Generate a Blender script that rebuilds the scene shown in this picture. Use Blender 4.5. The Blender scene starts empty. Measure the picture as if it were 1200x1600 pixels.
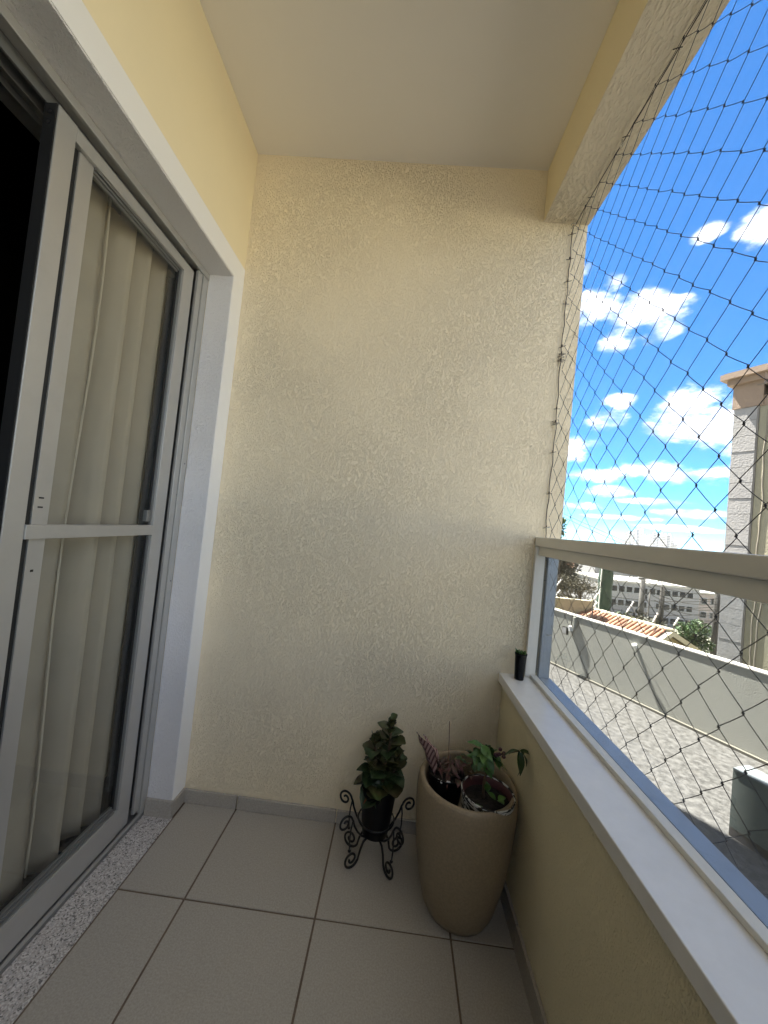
import bpy, bmesh, math, random
from mathutils import Vector, Matrix
from math import sin, cos, pi, radians as rad
random.seed(7)
scene = bpy.context.scene
COL = scene.collection

# ------------------------------------------------------------------ camera
cam_d = bpy.data.cameras.new('camera'); cam = bpy.data.objects.new('camera', cam_d); COL.objects.link(cam)
yaw, pit, roll = rad(-2.605), rad(1.862), rad(5.825)
F = Vector((sin(yaw)*cos(pit), cos(yaw)*cos(pit), sin(pit)))
R0 = F.cross(Vector((0, 0, 1))).normalized(); U0 = R0.cross(F)
R = cos(roll)*R0 + sin(roll)*U0; U = -sin(roll)*R0 + cos(roll)*U0
M = Matrix((R, U, -F)).transposed().to_4x4(); M.translation = Vector((0, 0, 1.15))
cam.matrix_world = M
cam_d.sensor_fit = 'VERTICAL'; cam_d.sensor_height = 24; cam_d.lens = 24*583.2/1600
cam_d.clip_start = 0.02; cam_d.clip_end = 9000
scene.camera = cam

# ------------------------------------------------------------------ world, sun, exposure
SUN_EL, SUN_AZ = 62.0, -36.4          # azimuth clockwise from +Y
world = bpy.data.worlds.new('World'); scene.world = world; world.use_nodes = True
wn = world.node_tree; wn.nodes.clear()
def wnode(t, **k):
    n = wn.nodes.new(t)
    for a, b in k.items(): setattr(n, a, b)
    return n
def wmath(op, a, b=None, c=None, clamp=False):
    n = wnode('ShaderNodeMath', operation=op, use_clamp=clamp)
    for i, v in enumerate((a, b, c)):
        if v is None: continue
        if isinstance(v, (int, float)): n.inputs[i].default_value = v
        else: wn.links.new(v, n.inputs[i])
    return n.outputs[0]
world.cycles.sampling_method = 'MANUAL'; world.cycles.sample_map_resolution = 512
out = wnode('ShaderNodeOutputWorld'); bg = wnode('ShaderNodeBackground'); bg.inputs[1].default_value = 0.056
sky = wnode('ShaderNodeTexSky', sky_type='NISHITA', sun_disc=False, sun_elevation=rad(SUN_EL),
            sun_rotation=rad(SUN_AZ) % (2*pi), air_density=0.75, dust_density=0.08, ozone_density=3.0, altitude=700)
tc = wnode('ShaderNodeTexCoord'); sep = wnode('ShaderNodeSeparateXYZ'); wn.links.new(tc.outputs['Generated'], sep.inputs[0])
dx, dy, dz = sep.outputs
az = wmath('MULTIPLY', wmath('ARCTAN2', dx, dy), 180/pi)
el = wmath('MULTIPLY', wmath('ARCSINE', dz), 180/pi)
# noises on the sky directions
nz = wnode('ShaderNodeTexNoise'); nz.inputs['Scale'].default_value = 9; nz.inputs['Detail'].default_value = 9; nz.inputs['Roughness'].default_value = 0.62
mp = wnode('ShaderNodeMapping'); mp.inputs['Scale'].default_value = (1, 1, 1.9); wn.links.new(tc.outputs['Generated'], mp.inputs[0]); wn.links.new(mp.outputs[0], nz.inputs[0])
nfac = nz.outputs['Fac']
# (azimuth, elevation, half width, half height) of the separate clouds, degrees
CLOUDS = [(29.5, 28.4, 4.2, 2.5), (24.2, 29.5, 2.6, 2.2), (28.0, 26.4, 2.5, 1.4), (32.2, 26.2, 1.8, 1.2), (27.0, 32.2, 1.4, .8), (22.0, 34.0, 1.6, .9),
          (36.6, 16.2, 3.6, 2.7), (39.5, 14.6, 3.2, 2.2), (33.4, 15.0, 2.2, 1.0), (26.6, 16.6, 2.5, 1.3), (28.4, 18.6, 1.6, .8),
          (41.4, 33.6, 1.9, 1.4), (36.5, 34.8, 1.3, .7), (45.0, 28.5, 1.4, 1.3),
          (24.0, 12.6, 2.4, 1.5), (25.6, 9.4, 3.2, .8), (31.6, 10.2, 3.0, .9), (37.0, 9.4, 4.4, 1.3), (27.6, 7.3, 2.8, .6), (33.2, 6.2, 3.6, .4),
          (41.0, 12.4, 2.0, 1.2), (38.0, 5.0, 3.6, .5), (25.0, 5.2, 2.6, .5), (29.0, 4.0, 3.6, .3), (36.0, 3.1, 4.0, .25)]
cov = None
for a0, e0, w, h in CLOUDS:
    u = wmath('DIVIDE', wmath('SUBTRACT', az, a0), w*1.25); v = wmath('DIVIDE', wmath('SUBTRACT', el, e0), h*1.25)
    r2 = wmath('ADD', wmath('MULTIPLY', u, u), wmath('MULTIPLY', v, v))
    b = wmath('SUBTRACT', 1.0, r2)
    cov = b if cov is None else wmath('MAXIMUM', cov, b)
cov = wmath('MAXIMUM', cov, -1.6)
# unseen sky beyond the frame: denser cumulus added to brighten the balcony
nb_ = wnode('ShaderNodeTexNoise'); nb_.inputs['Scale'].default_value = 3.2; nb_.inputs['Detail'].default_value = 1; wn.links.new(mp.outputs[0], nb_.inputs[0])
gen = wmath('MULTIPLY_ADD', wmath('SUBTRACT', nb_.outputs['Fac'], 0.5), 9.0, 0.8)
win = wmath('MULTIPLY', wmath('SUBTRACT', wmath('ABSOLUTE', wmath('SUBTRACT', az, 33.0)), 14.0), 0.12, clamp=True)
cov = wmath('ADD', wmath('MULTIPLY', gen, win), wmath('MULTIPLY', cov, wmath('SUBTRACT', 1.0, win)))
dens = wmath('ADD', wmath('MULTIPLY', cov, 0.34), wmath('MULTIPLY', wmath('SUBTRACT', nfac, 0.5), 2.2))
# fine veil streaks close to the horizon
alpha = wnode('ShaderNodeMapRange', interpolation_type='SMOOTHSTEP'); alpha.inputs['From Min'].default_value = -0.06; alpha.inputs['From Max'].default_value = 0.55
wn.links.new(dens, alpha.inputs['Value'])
# pale grey bases: thicker cloud reads slightly darker
nz2 = wnode('ShaderNodeTexNoise'); nz2.inputs['Scale'].default_value = 14; nz2.inputs['Detail'].default_value = 6
mp2 = wnode('ShaderNodeMapping'); mp2.inputs['Scale'].default_value = (1, 1, 2.6); mp2.inputs['Location'].default_value = (3, 1, 0.4)
wn.links.new(tc.outputs['Generated'], mp2.inputs[0]); wn.links.new(mp2.outputs[0], nz2.inputs[0])
cr = wnode('ShaderNodeValToRGB'); cr.color_ramp.elements[0].position = 0.36; cr.color_ramp.elements[0].color = (1.3, 1.5, 1.85, 1)
cr.color_ramp.elements[1].position = 0.60; cr.color_ramp.elements[1].color = (4.8, 4.75, 4.65, 1); wn.links.new(nz2.outputs['Fac'], cr.inputs[0])
tint = wnode('ShaderNodeMix', data_type='RGBA', blend_type='MULTIPLY'); tint.inputs[0].default_value = 1
wn.links.new(sky.outputs[0], tint.inputs[6]); tint.inputs[7].default_value = (.15, .335, .455, 1)
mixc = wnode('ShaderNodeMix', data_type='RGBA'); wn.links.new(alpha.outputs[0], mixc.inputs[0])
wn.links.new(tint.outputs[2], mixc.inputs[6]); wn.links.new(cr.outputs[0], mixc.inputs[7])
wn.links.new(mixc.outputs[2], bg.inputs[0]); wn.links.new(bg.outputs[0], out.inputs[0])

sl = bpy.data.lights.new('sun', 'SUN'); sl.energy = 4.6; sl.angle = rad(0.5); sl.color = (1, .92, .79)
sun = bpy.data.objects.new('sun', sl); COL.objects.link(sun)
sd = Vector((sin(rad(SUN_AZ))*cos(rad(SUN_EL)), cos(rad(SUN_AZ))*cos(rad(SUN_EL)), sin(rad(SUN_EL))))
sun.rotation_euler = sd.to_track_quat('Z', 'Y').to_euler(); sun.location = sd*60

scene.view_settings.view_transform = 'Standard'; scene.view_settings.look = 'None'
scene.view_settings.gamma = 1; scene.view_settings.use_curve_mapping = False
scene.view_settings.exposure = 3.7
scene.render.engine = 'CYCLES'
scene.cycles.max_bounces = 10; scene.cycles.diffuse_bounces = 6; scene.cycles.transparent_max_bounces = 16

# ------------------------------------------------------------------ helpers
def tag(o, label=None, cat=None, group=None, kind=None):
    if label: o['label'] = label
    if cat: o['category'] = cat
    if group: o['group'] = group
    if kind: o['kind'] = kind
    return o
def empty(name, loc=(0, 0, 0), rz=0, **k):
    o = bpy.data.objects.new(name, None); COL.objects.link(o); o.location = loc; o.rotation_euler = (0, 0, rz)
    o.empty_display_size = .05
    return tag(o, **k)
def link(name, me, mat=None, parent=None, **k):
    o = bpy.data.objects.new(name, me); COL.objects.link(o)
    if mat and not me.materials: me.materials.append(mat)
    if parent: o.parent = parent
    return tag(o, **k)
class MB:
    def __init__(s): s.v = []; s.f = []
    def add(s, vs, fs):
        n = len(s.v); s.v += [tuple(p) for p in vs]; s.f += [tuple(i+n for i in f) for f in fs]; return s
    def box(s, x0, x1, y0, y1, z0, z1):
        return s.add([(x0, y0, z0), (x1, y0, z0), (x1, y1, z0), (x0, y1, z0), (x0, y0, z1), (x1, y0, z1), (x1, y1, z1), (x0, y1, z1)],
                     [(0, 3, 2, 1), (4, 5, 6, 7), (0, 1, 5, 4), (1, 2, 6, 5), (2, 3, 7, 6), (3, 0, 4, 7)])
    def obox(s, O, a, b, c):   # oriented box: origin corner and three edge vectors
        O, a, b, c = map(Vector, (O, a, b, c))
        return s.add([O, O+a, O+a+b, O+b, O+c, O+a+c, O+a+b+c, O+b+c], [(0, 3, 2, 1), (4, 5, 6, 7), (0, 1, 5, 4), (1, 2, 6, 5), (2, 3, 7, 6), (3, 0, 4, 7)])
    def tube(s, pts, r, n=8, cap=True, closed=False):
        pts = [Vector(p) for p in pts]; N = len(pts)
        rs = r if isinstance(r, (list, tuple)) else [r]*N
        t0 = (pts[1]-pts[0]).normalized(); up = Vector((0, 0, 1)) if abs(t0.z) < .9 else Vector((1, 0, 0))
        nrm = t0.cross(up).normalized(); rings = []
        for i, p in enumerate(pts):
            if closed: t = (pts[(i+1) % N]-pts[i-1]).normalized()
            else: t = (pts[min(i+1, N-1)]-pts[max(i-1, 0)]).normalized()
            nrm = (nrm-t*nrm.dot(t)).normalized(); bn = t.cross(nrm)
            rings.append([p+(nrm*cos(2*pi*k/n)+bn*sin(2*pi*k/n))*rs[i] for k in range(n)])
        vs = [q for g in rings for q in g]; fs = []
        for i in range(N if closed else N-1):
            j = (i+1) % N
            for k in range(n): fs.append((i*n+k, i*n+(k+1) % n, j*n+(k+1) % n, j*n+k))
        if cap and not closed: fs += [tuple(range(n-1, -1, -1)), tuple((N-1)*n+k for k in range(n))]
        return s.add(vs, fs)
    def lathe(s, prof, n=48, c=(0, 0)):
        vs = []; fs = []
        for r, z in prof:
            for k in range(n): vs.append((c[0]+r*cos(2*pi*k/n), c[1]+r*sin(2*pi*k/n), z))
        for i in range(len(prof)-1):
            for k in range(n): fs.append((i*n+k, i*n+(k+1) % n, (i+1)*n+(k+1) % n, (i+1)*n+k))
        return s.add(vs, fs)
    def mesh(s, name, smooth=False, bevel=0, seg=2):
        me = bpy.data.meshes.new(name); me.from_pydata(s.v, [], s.f); me.update()
        bm = bmesh.new(); bm.from_mesh(me)
        if bevel: bmesh.ops.bevel(bm, geom=list(bm.edges), offset=bevel, segments=seg, affect='EDGES', profile=.5)
        bmesh.ops.recalc_face_normals(bm, faces=bm.faces); bm.to_mesh(me); bm.free()
        if smooth:
            for p in me.polygons: p.use_smooth = True
        return me
    def build(s, name, mat, parent=None, smooth=False, bevel=0, **k):
        return link(name, s.mesh(name, smooth, bevel), mat, parent, **k)
def box(name, mat, x0, x1, y0, y1, z0, z1, parent=None, bevel=0, **k):
    return MB().box(x0, x1, y0, y1, z0, z1).build(name, mat, parent, bevel=bevel, **k)

# ------------------------------------------------------------------ materials
def mat(name, col, rough=.7, metal=0, spec=.5, var=0, vscale=6, bump=0, bscale=60, bdist=.002, stretch=(1, 1, 1), col2=None, detail=6,
        grime=0, coat=0, bkind='noise', dscale=3.0):
    m = bpy.data.materials.new(name); m.use_nodes = True; nt = m.node_tree; b = nt.nodes['Principled BSDF']
    b.inputs['Base Color'].default_value = (*col, 1); b.inputs['Roughness'].default_value = rough; b.inputs['Metallic'].default_value = metal
    b.inputs['Specular IOR Level'].default_value = spec
    if coat: b.inputs['Coat Weight'].default_value = coat; b.inputs['Coat Roughness'].default_value = .25
    g = nt.nodes.new('ShaderNodeNewGeometry'); mp = nt.nodes.new('ShaderNodeMapping'); nt.links.new(g.outputs['Position'], mp.inputs[0])
    mp.inputs['Scale'].default_value = stretch
    csock = None
    if var:
        n = nt.nodes.new('ShaderNodeTexNoise'); n.inputs['Scale'].default_value = vscale; n.inputs['Detail'].default_value = detail; n.inputs['Roughness'].default_value = .65
        nt.links.new(g.outputs['Position'], n.inputs[0])
        r = nt.nodes.new('ShaderNodeValToRGB'); r.color_ramp.elements[0].position = .34; r.color_ramp.elements[1].position = .66
        c2 = col2 or tuple(c*(1-var) for c in col)
        r.color_ramp.elements[0].color = (*c2, 1); r.color_ramp.elements[1].color = (*col, 1)
        nt.links.new(n.outputs['Fac'], r.inputs[0]); csock = r.outputs[0]
    if grime:
        n = nt.nodes.new('ShaderNodeTexNoise'); n.inputs['Scale'].default_value = dscale; n.inputs['Detail'].default_value = 8; n.inputs['Roughness'].default_value = .7
        nt.links.new(g.outputs['Position'], n.inputs[0])
        r = nt.nodes.new('ShaderNodeMapRange'); r.inputs[1].default_value = .55; r.inputs[2].default_value = .75; r.inputs[4].default_value = grime
        nt.links.new(n.outputs['Fac'], r.inputs[0])
        mx = nt.nodes.new('ShaderNodeMix'); mx.data_type = 'RGBA'; nt.links.new(r.outputs[0], mx.inputs[0])
        if csock: nt.links.new(csock, mx.inputs[6])
        else: mx.inputs[6].default_value = (*col, 1)
        mx.inputs[7].default_value = (col[0]*.45, col[1]*.42, col[2]*.36, 1); csock = mx.outputs[2]
    if csock: nt.links.new(csock, b.inputs['Base Color'])
    if bump:
        if bkind == 'stucco':   # combed texture paint: short vertical ridges, broken up
            n = nt.nodes.new('ShaderNodeTexNoise'); n.inputs['Scale'].default_value = bscale; n.inputs['Detail'].default_value = 3; n.inputs['Roughness'].default_value = .5
            n.inputs['Distortion'].default_value = .4; nt.links.new(mp.outputs[0], n.inputs[0])
            r = nt.nodes.new('ShaderNodeMapRange'); r.interpolation_type = 'SMOOTHSTEP'; r.inputs[1].default_value = .46; r.inputs[2].default_value = .66
            nt.links.new(n.outputs['Fac'], r.inputs[0])
            n3 = nt.nodes.new('ShaderNodeTexNoise'); n3.inputs['Scale'].default_value = 2.2; n3.inputs['Detail'].default_value = 3; nt.links.new(g.outputs['Position'], n3.inputs[0])
            r3 = nt.nodes.new('ShaderNodeMapRange'); r3.inputs[1].default_value = .3; r3.inputs[2].default_value = .6; r3.inputs[3].default_value = .35
            nt.links.new(n3.outputs['Fac'], r3.inputs[0])
            ml = nt.nodes.new('ShaderNodeMath'); ml.operation = 'MULTIPLY'; nt.links.new(r.outputs[0], ml.inputs[0]); nt.links.new(r3.outputs[0], ml.inputs[1])
            h = ml.outputs[0]
        else:
            n = nt.nodes.new('ShaderNodeTexNoise'); n.inputs['Scale'].default_value = bscale; n.inputs['Detail'].default_value = 5; nt.links.new(mp.outputs[0], n.inputs[0]); h = n.outputs['Fac']
        bp = nt.nodes.new('ShaderNodeBump'); bp.inputs['Strength'].default_value = bump; bp.inputs['Distance'].default_value = bdist
        nt.links.new(h, bp.inputs['Height']); nt.links.new(bp.outputs[0], b.inputs['Normal'])
    return m
def glass(name, tint=(.96, .98, .97), rough=0, ior=1.5):
    m = bpy.data.materials.new(name); m.use_nodes = True; nt = m.node_tree; nt.nodes.clear()
    o = nt.nodes.new('ShaderNodeOutputMaterial'); t = nt.nodes.new('ShaderNodeBsdfTransparent'); t.inputs[0].default_value = (*tint, 1)
    g = nt.nodes.new('ShaderNodeBsdfGlossy'); g.inputs['Roughness'].default_value = rough
    f = nt.nodes.new('ShaderNodeFresnel'); f.inputs[0].default_value = ior
    gg = nt.nodes.new('ShaderNodeNewGeometry'); io = nt.nodes.new('ShaderNodeMath'); io.operation = 'MULTIPLY_ADD'
    nt.links.new(gg.outputs['Backfacing'], io.inputs[0]); io.inputs[1].default_value = 1/ior-ior; io.inputs[2].default_value = ior; nt.links.new(io.outputs[0], f.inputs[0])
    x = nt.nodes.new('ShaderNodeMixShader'); nt.links.new(f.outputs[0], x.inputs[0]); nt.links.new(t.outputs[0], x.inputs[1]); nt.links.new(g.outputs[0], x.inputs[2])
    nt.links.new(x.outputs[0], o.inputs[0]); return m

CREAM = (.91, .785, .55)
m_stucco = mat('cream_stucco', CREAM, .62, bump=.9, bscale=290, bdist=.0036, stretch=(1, 1, .42), bkind='stucco', var=.03, vscale=1.5, grime=.03, dscale=1.6)
m_smooth = mat('cream_smooth_paint', (.90, .785, .52), .65, bump=.25, bscale=160, bdist=.001, var=.04, vscale=2)
m_beam = mat('beam_stucco', (.87, .775, .59), .6, bump=1, bscale=170, bdist=.0055, stretch=(1, .4, 1), bkind='stucco', var=.08, vscale=2)
m_parapet = mat('parapet_stucco', (.86, .765, .51), .6, bump=.8, bscale=280, bdist=.0024, stretch=(1, 1, .5), bkind='stucco', var=.08, vscale=2)
m_ceil = mat('ceiling_paint', (.88, .845, .775), .8, bump=.1, bscale=90, bdist=.001, var=.03, vscale=1.2)
m_band = mat('white_band_paint', (.88, .87, .84), .6, bump=.3, bscale=150, bdist=.001)
m_reveal = mat('white_textured_reveal', (.78, .76, .74), .35, bump=.9, bscale=240, bdist=.0028, stretch=(1, .6, .45), bkind='stucco', grime=.12)
m_alu = mat('champagne_aluminium', (.52, .51, .48), .36, metal=.5, var=.05, vscale=8, grime=.12, dscale=9)
m_alu_d = mat('dark_aluminium', (.25, .25, .24), .4, metal=.5, grime=.2)
m_rail = mat('cream_painted_aluminium', (.80, .775, .70), .38, spec=.5, var=.04, vscale=5)
m_gask = mat('black_rubber', (.012, .012, .012), .6)
m_sill = mat('white_polished_stone', (.86, .85, .83), .22, spec=.6, var=.05, vscale=25, bump=.05, bscale=40)
m_ledge = mat('weathered_grey_metal_ledge', (.31, .36, .42), .35, metal=.25, grime=.35, dscale=14, var=.06)
m_tile = mat('ceramic_tile', (.42, .385, .33), .5, var=.22, vscale=230, detail=3, bump=.06, bscale=300, grime=.15, dscale=4)
m_grout = mat('brown_grout', (.17, .125, .09), .9, bump=.3, bscale=200, var=.3, vscale=20)
m_dark = mat('unlit_room_black', (.003, .003, .003), 1, spec=0)  # near-black base colour stands in for the lack of light in the room
m_blind = mat('blind_fabric', (.66, .57, .44), .85, bump=.25, bscale=400, bdist=.0006, var=.07, vscale=9)
m_curt = mat('wrinkled_fabric', (.60, .53, .43), .85, bump=.5, bscale=30, bdist=.004, var=.15, vscale=8)
m_glass = glass('door_glass', (.87, .88, .87)); m_glass2 = glass('railing_glass', (.785, .805, .82))
m_net = mat('black_nylon_net', (.02, .018, .022), .55)
m_rope = mat('worn_nylon_rope', (.06, .045, .035), .7)
m_hook = mat('steel_hook', (.5, .47, .4), .35, metal=.9)
m_iron = mat('black_wrought_iron', (.012, .012, .013), .35, metal=.3, bump=.2, bscale=90)
m_black = mat('black_plastic', (.004, .004, .0045), .45, spec=.25)
m_planter = mat('beige_rotomoulded_planter', (.29, .225, .14), .5, bump=.4, bscale=260, bdist=.0015, var=.22, vscale=150, detail=3, grime=.22, dscale=7)
m_soil = mat('potting_soil', (.018, .013, .010), .95, bump=1, bscale=120, bdist=.01)
m_white = mat('white_plastic', (.75, .75, .73), .4)
m_screw = mat('screw_steel', (.2, .2, .2), .3, metal=.9)

def granite():
    m = mat('speckled_granite', (.4, .37, .34), .35, bump=.1, bscale=200); nt = m.node_tree; b = nt.nodes['Principled BSDF']
    g = nt.nodes.new('ShaderNodeNewGeometry'); v = nt.nodes.new('ShaderNodeTexVoronoi'); v.inputs['Scale'].default_value = 300; nt.links.new(g.outputs['Position'], v.inputs[0])
    s = nt.nodes.new('ShaderNodeSeparateColor'); nt.links.new(v.outputs['Color'], s.inputs[0])
    r = nt.nodes.new('ShaderNodeValToRGB'); r.color_ramp.interpolation = 'CONSTANT'
    es = r.color_ramp.elements; es[0].position = 0; es[0].color = (.16, .15, .14, 1); es[1].position = .14; es[1].color = (.38, .345, .32, 1)
    for p, c in ((.4, (.50, .46, .43)), (.65, (.62, .59, .56)), (.85, (.44, .42, .41))):
        e = es.new(p); e.color = (*c, 1)
    nt.links.new(s.outputs[0], r.inputs[0]); nt.links.new(r.outputs[0], b.inputs['Base Color']); return m
m_granite = granite()

# ================================================================== THE BALCONY
XL, XR, XO, YE, HC = -.733, .447, .619, 1.461, 2.615
YB = -1.7      # the balcony goes on this far behind the camera
DY = 1.378     # far side of the door opening
# floor with tiles
fl = box('balcony_floor', m_grout, XL-.005, XR+.01, YB, YE+.005, -.16, -.003, kind='structure')
xs = [-.7205, -.518, -.130, .261, XR+.004]; ys = [YB, -1.24, -.85, -.457, -.065, .327, .718, 1.109, YE]
g = .0029
for i in range(4):
    for j in range(len(ys)-1):
        x0, x1, y0, y1 = xs[i]+g, xs[i+1]-g, ys[j]+g, ys[j+1]-g
        dz = random.uniform(-.0006, .0004)
        MB().box(x0, x1, y0, y1, -.012, dz).build('floor_tile', m_tile, fl, bevel=.0011)
thr = box('door_threshold', m_granite, -.835, -.7225, YB, DY-.001, -.05, .001, kind='structure', bevel=.001)
# skirting
sk = empty('skirting', (0, 0, 0), label='low grey ceramic tile skirting along the foot of the balcony walls', cat='skirting')
def skt(x0, x1, y0, y1, z1): MB().box(x0, x1, y0, y1, .0005, z1).build('skirting_tile', m_tile, sk, bevel=.0012)
skt(-.728, -.519, YE-.010, YE-.0005, .050); skt(-.515, -.132, YE-.010, YE-.0005, .049); skt(-.128, .259, YE-.010, YE-.0005, .048); skt(.263, .435, YE-.010, YE-.0005, .049)
skt(-.826, -.724, DY-.011, DY-.001, .062); skt(-.7345, -.7235, DY-.0005, YE-.011, .056)
for y0, y1 in ((1.111, 1.449), (.72, 1.107), (.329, .716), (-.063, .325), (-.455, -.067), (-.85, -.459), (-1.24, -.854), (YB, -1.244)):
    skt(XR-.010, XR-.0005, y0, y1, .066)
# end wall, facade wall, ceiling, beam, parapet
ew = MB().box(XL-.17, XO, YE, YE+.16, -.16, HC+.2).build('end_wall', m_stucco, None, label='cream textured stucco wall closing the far end of the balcony', cat='wall')
fw = MB()
fw.box(XL-.16, XL, YB, YE-.0005, 2.0425, HC-.001)
fw.box(XL-.16, XL, DY, YE-.0005, -.16, 2.041)
fwo = fw.build('facade_wall', m_smooth, None, label='smooth yellow cream wall above the sliding door', cat='wall')
# white painted band round the opening
bd = MB()
bd.box(XL-.002, XL+.0025, YB, YE-.001, 2.0425, 2.122); bd.box(XL-.002, XL+.0025, DY-.0005, YE-.001, .056, 2.0423)
bd.build('white_band', m_band, fwo)
rv = MB()
rv.box(-.826, XL+.0005, YB, DY, 2.038, 2.0424); rv.box(-.826, XL+.0005, DY-.003, DY+.0005, .062, 2.0378)
rv.build('reveal', m_reveal, fwo)
ceil = box('balcony_ceiling', m_ceil, XL-.16, .446, YB, YE+.16, HC, HC+.16, kind='structure')
bm_ = MB().box(.4465, XO, YB, YE-.0005, 2.4075, HC+.3).build('ceiling_beam', m_smooth, None, label='cream beam with rough stucco underside along the outer edge of the ceiling', cat='beam')
MB().box(.4463, XO+.003, YB, YE-.0007, 2.4035, 2.4073).build('stucco_soffit', m_beam, bm_)
pw = MB().box(XR, XO-.015, YB, YE-.0005, -.16, .600).build('parapet_wall', m_parapet, None, label='low cream stucco parapet wall under the white stone sill', cat='wall')
sill = MB().box(.432, .5755, YB, YE-.0008, .6005, .634).build('sill', m_sill, None, label='white polished stone sill on top of the parapet wall', cat='sill', bevel=.002)
# back end of the balcony behind the camera: same low wall
box('back_parapet', m_parapet, XL, XR-.001, YB-.12, YB-.0005, -.16, 1.0, label='low cream parapet at the near end of the balcony', cat='wall')

# ------------------------------------------------------------------ railing
rl = empty('railing', (.545, YE, .634), label='cream painted aluminium railing frame with a glass panel over the sill', cat='railing')
def rp(name, m, x0, x1, y0, y1, z0, z1, bevel=.0015, parent=rl):
    o = MB().box(x0-.545, x1-.545, y0-YE, y1-YE, z0-.634, z1-.634).build(name, m, parent, bevel=bevel); return o
YN = YB+.01
rp('handrail', m_rail, .523, .580, YN, YE-.001, 1.1255, 1.161, .003)
rp('top_rail', m_rail, .533, .575, YN, YE-.001, 1.092, 1.125)
rp('end_post', m_rail, .523, .5435, YE-.019, YE-.0015, .6345, 1.125)
rp('end_post', m_rail, .544, .5625, YE-.014, YE-.0015, .6345, 1.0915)
rp('bottom_rail', m_rail, .541, .5640, YN, YE-.020, .6343, .646)
rp('gasket', m_gask, .5645, .5685, YN, YE-.002, .6343, .6385, 0)
rp('gasket', m_gask, .563, .5660, YE-.0065, YE-.002, .6505, 1.0915, 0)
rp('glass_panel', m_glass2, .5652, .5680, YN, YE-.007, .6388, 1.0918, 0)
rp('outer_ledge', m_ledge, .5760, .6200, YN, YE-.0012, .6003, .6365, .0015)
rp('outer_jamb', m_ledge, .5735, .6115, YE-.018, YE-.0012, .6368, 1.125, .0015)

# ------------------------------------------------------------------ sliding door
dr = empty('sliding_door', (-.84, .78, .0), label='grey aluminium sliding glass door standing half open on the left', cat='door')
def dp(name, m, x0, x1, y0, y1, z0, z1, parent=dr, bevel=.0012, **k):
    return MB().box(x0+.84, x1+.84, y0-.78, y1-.78, z0, z1).build(name, m, parent, bevel=bevel, **k)
# fixed frame: head, jamb, sill track
dp('head_track', m_alu, -.834, -.8235, YB, DY-.001, 2.014, 2.0375)
dp('head_track', m_alu, -.95, -.8345, YB, DY-.001, 2.0275, 2.0375)
for x in (-.8635, -.8665, -.8985, -.932):
    dp('head_track', m_alu_d, x-.002, x, YB, DY-.001, 1.997, 2.027, bevel=0)
dp('jamb_profile', m_alu, -.839, -.8265, 1.345, DY-.0035, .024, 2.0137)
dp('jamb_profile', m_alu_d, -.93, -.8395, 1.355, DY-.001, .024, 2.0137)
dp('jamb_profile', m_alu, -.842, -.831, 1.316, 1.3425, .040, 2.0137)
dp('sill_track', m_alu_d, -.95, -.8275, YB, DY-.0035, .0012, .012)
for x, h in ((-.8290, .024), (-.8345, .020), (-.868, .030), (-.902, .030), (-.944, .030)):
    dp('sill_track', m_alu, x-.0022, x, YB, DY-.0036, .0122, h, bevel=0)
# door leaf
lf = empty('door_leaf', (0, 0, 0)); lf.parent = dr
LZ0, LZ1 = .026, 1.996
def lp(name, m, x0, x1, y0, y1, z0, z1, bevel=.0012, **k): return dp(name, m, x0, x1, y0, y1, z0, z1, parent=lf, bevel=bevel, **k)
lp('stile', m_alu, -.862, -.836, .757, .8035, LZ0, LZ1)
lp('stile_shade_strip', m_gask, -.866, -.8385, .7535, .7566, LZ0+.001, LZ1-.001, 0)  # black strip paints the shade on the near side face of the stile
lp('stile', m_alu, -.862, -.838, 1.243, 1.298, LZ0, LZ1)
lp('stile', m_alu_d, -.864, -.842, 1.2985, 1.306, LZ0, LZ1)
lp('leaf_top_rail', m_alu, -.861, -.8365, .804, 1.2425, 1.962, LZ1-.001)
lp('leaf_bottom_rail', m_alu, -.861, -.8365, .804, 1.2425, LZ0, .112)
lp('mid_rail', m_alu, -.857, -.833, .8042, 1.2423, 1.034, 1.0665)
lp('glazing_bead', m_gask, -.860, -.851, .8038, .8272, .1125, 1.9615, 0)
lp('glazing_bead', m_alu, -.860, -.847, .8276, .8680, .1125, 1.9615)
lp('glazing_bead', m_alu_d, -.860, -.846, 1.2365, 1.2422, .1125, 1.9615, 0)
lp('glazing_bead', m_gask, -.860, -.8515, 1.2285, 1.2362, .1125, 1.9615, 0)
for k, (a, b, xx) in enumerate(((.1127, .118, -.841), (.120, .1245, -.846), (.1265, .131, -.851))):
    lp('glazing_bead', m_alu_d, -.860, xx, .8685, 1.228, a, b, 0)
for k, (a, b, xx) in enumerate(((1.9565, 1.9613, -.841), (1.950, 1.9545, -.846), (1.944, 1.9485, -.851))):
    lp('glazing_bead', m_alu_d, -.860, xx, .8685, 1.228, a, b, 0)
lp('glass_pane', m_glass, -.8592, -.8552, .8685, 1.228, 1.0670, 1.9435, 0)
lp('glass_pane', m_glass, -.8592, -.8552, .8685, 1.228, .1315, 1.0335, 0)
lt = lp('latch', m_alu_d, -.8615, -.8475, 1.219, 1.2365, 1.078, 1.116, .001)
for z in (1.128, 1.106): lp('drain_slot', m_gask, -.8468, -.8460, .838, .850, z, z+.0035, 0)
lp('drain_slot', m_gask, -.8468, -.8460, .840, .847, .955, .9605, 0)
for z in (1.952, 1.975):
    MB().tube([(-.852+.84, .7532-.78, z), (-.852+.84, .7522-.78, z)], .0042, 10).build('screw', m_screw, lf)
for z in (1.18, .80, .45): MB().tube([(-.833+.84, 1.3435-.78, z), (-.833+.84, 1.3420-.78, z)], .003, 8).build('screw', m_screw, dr)
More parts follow.
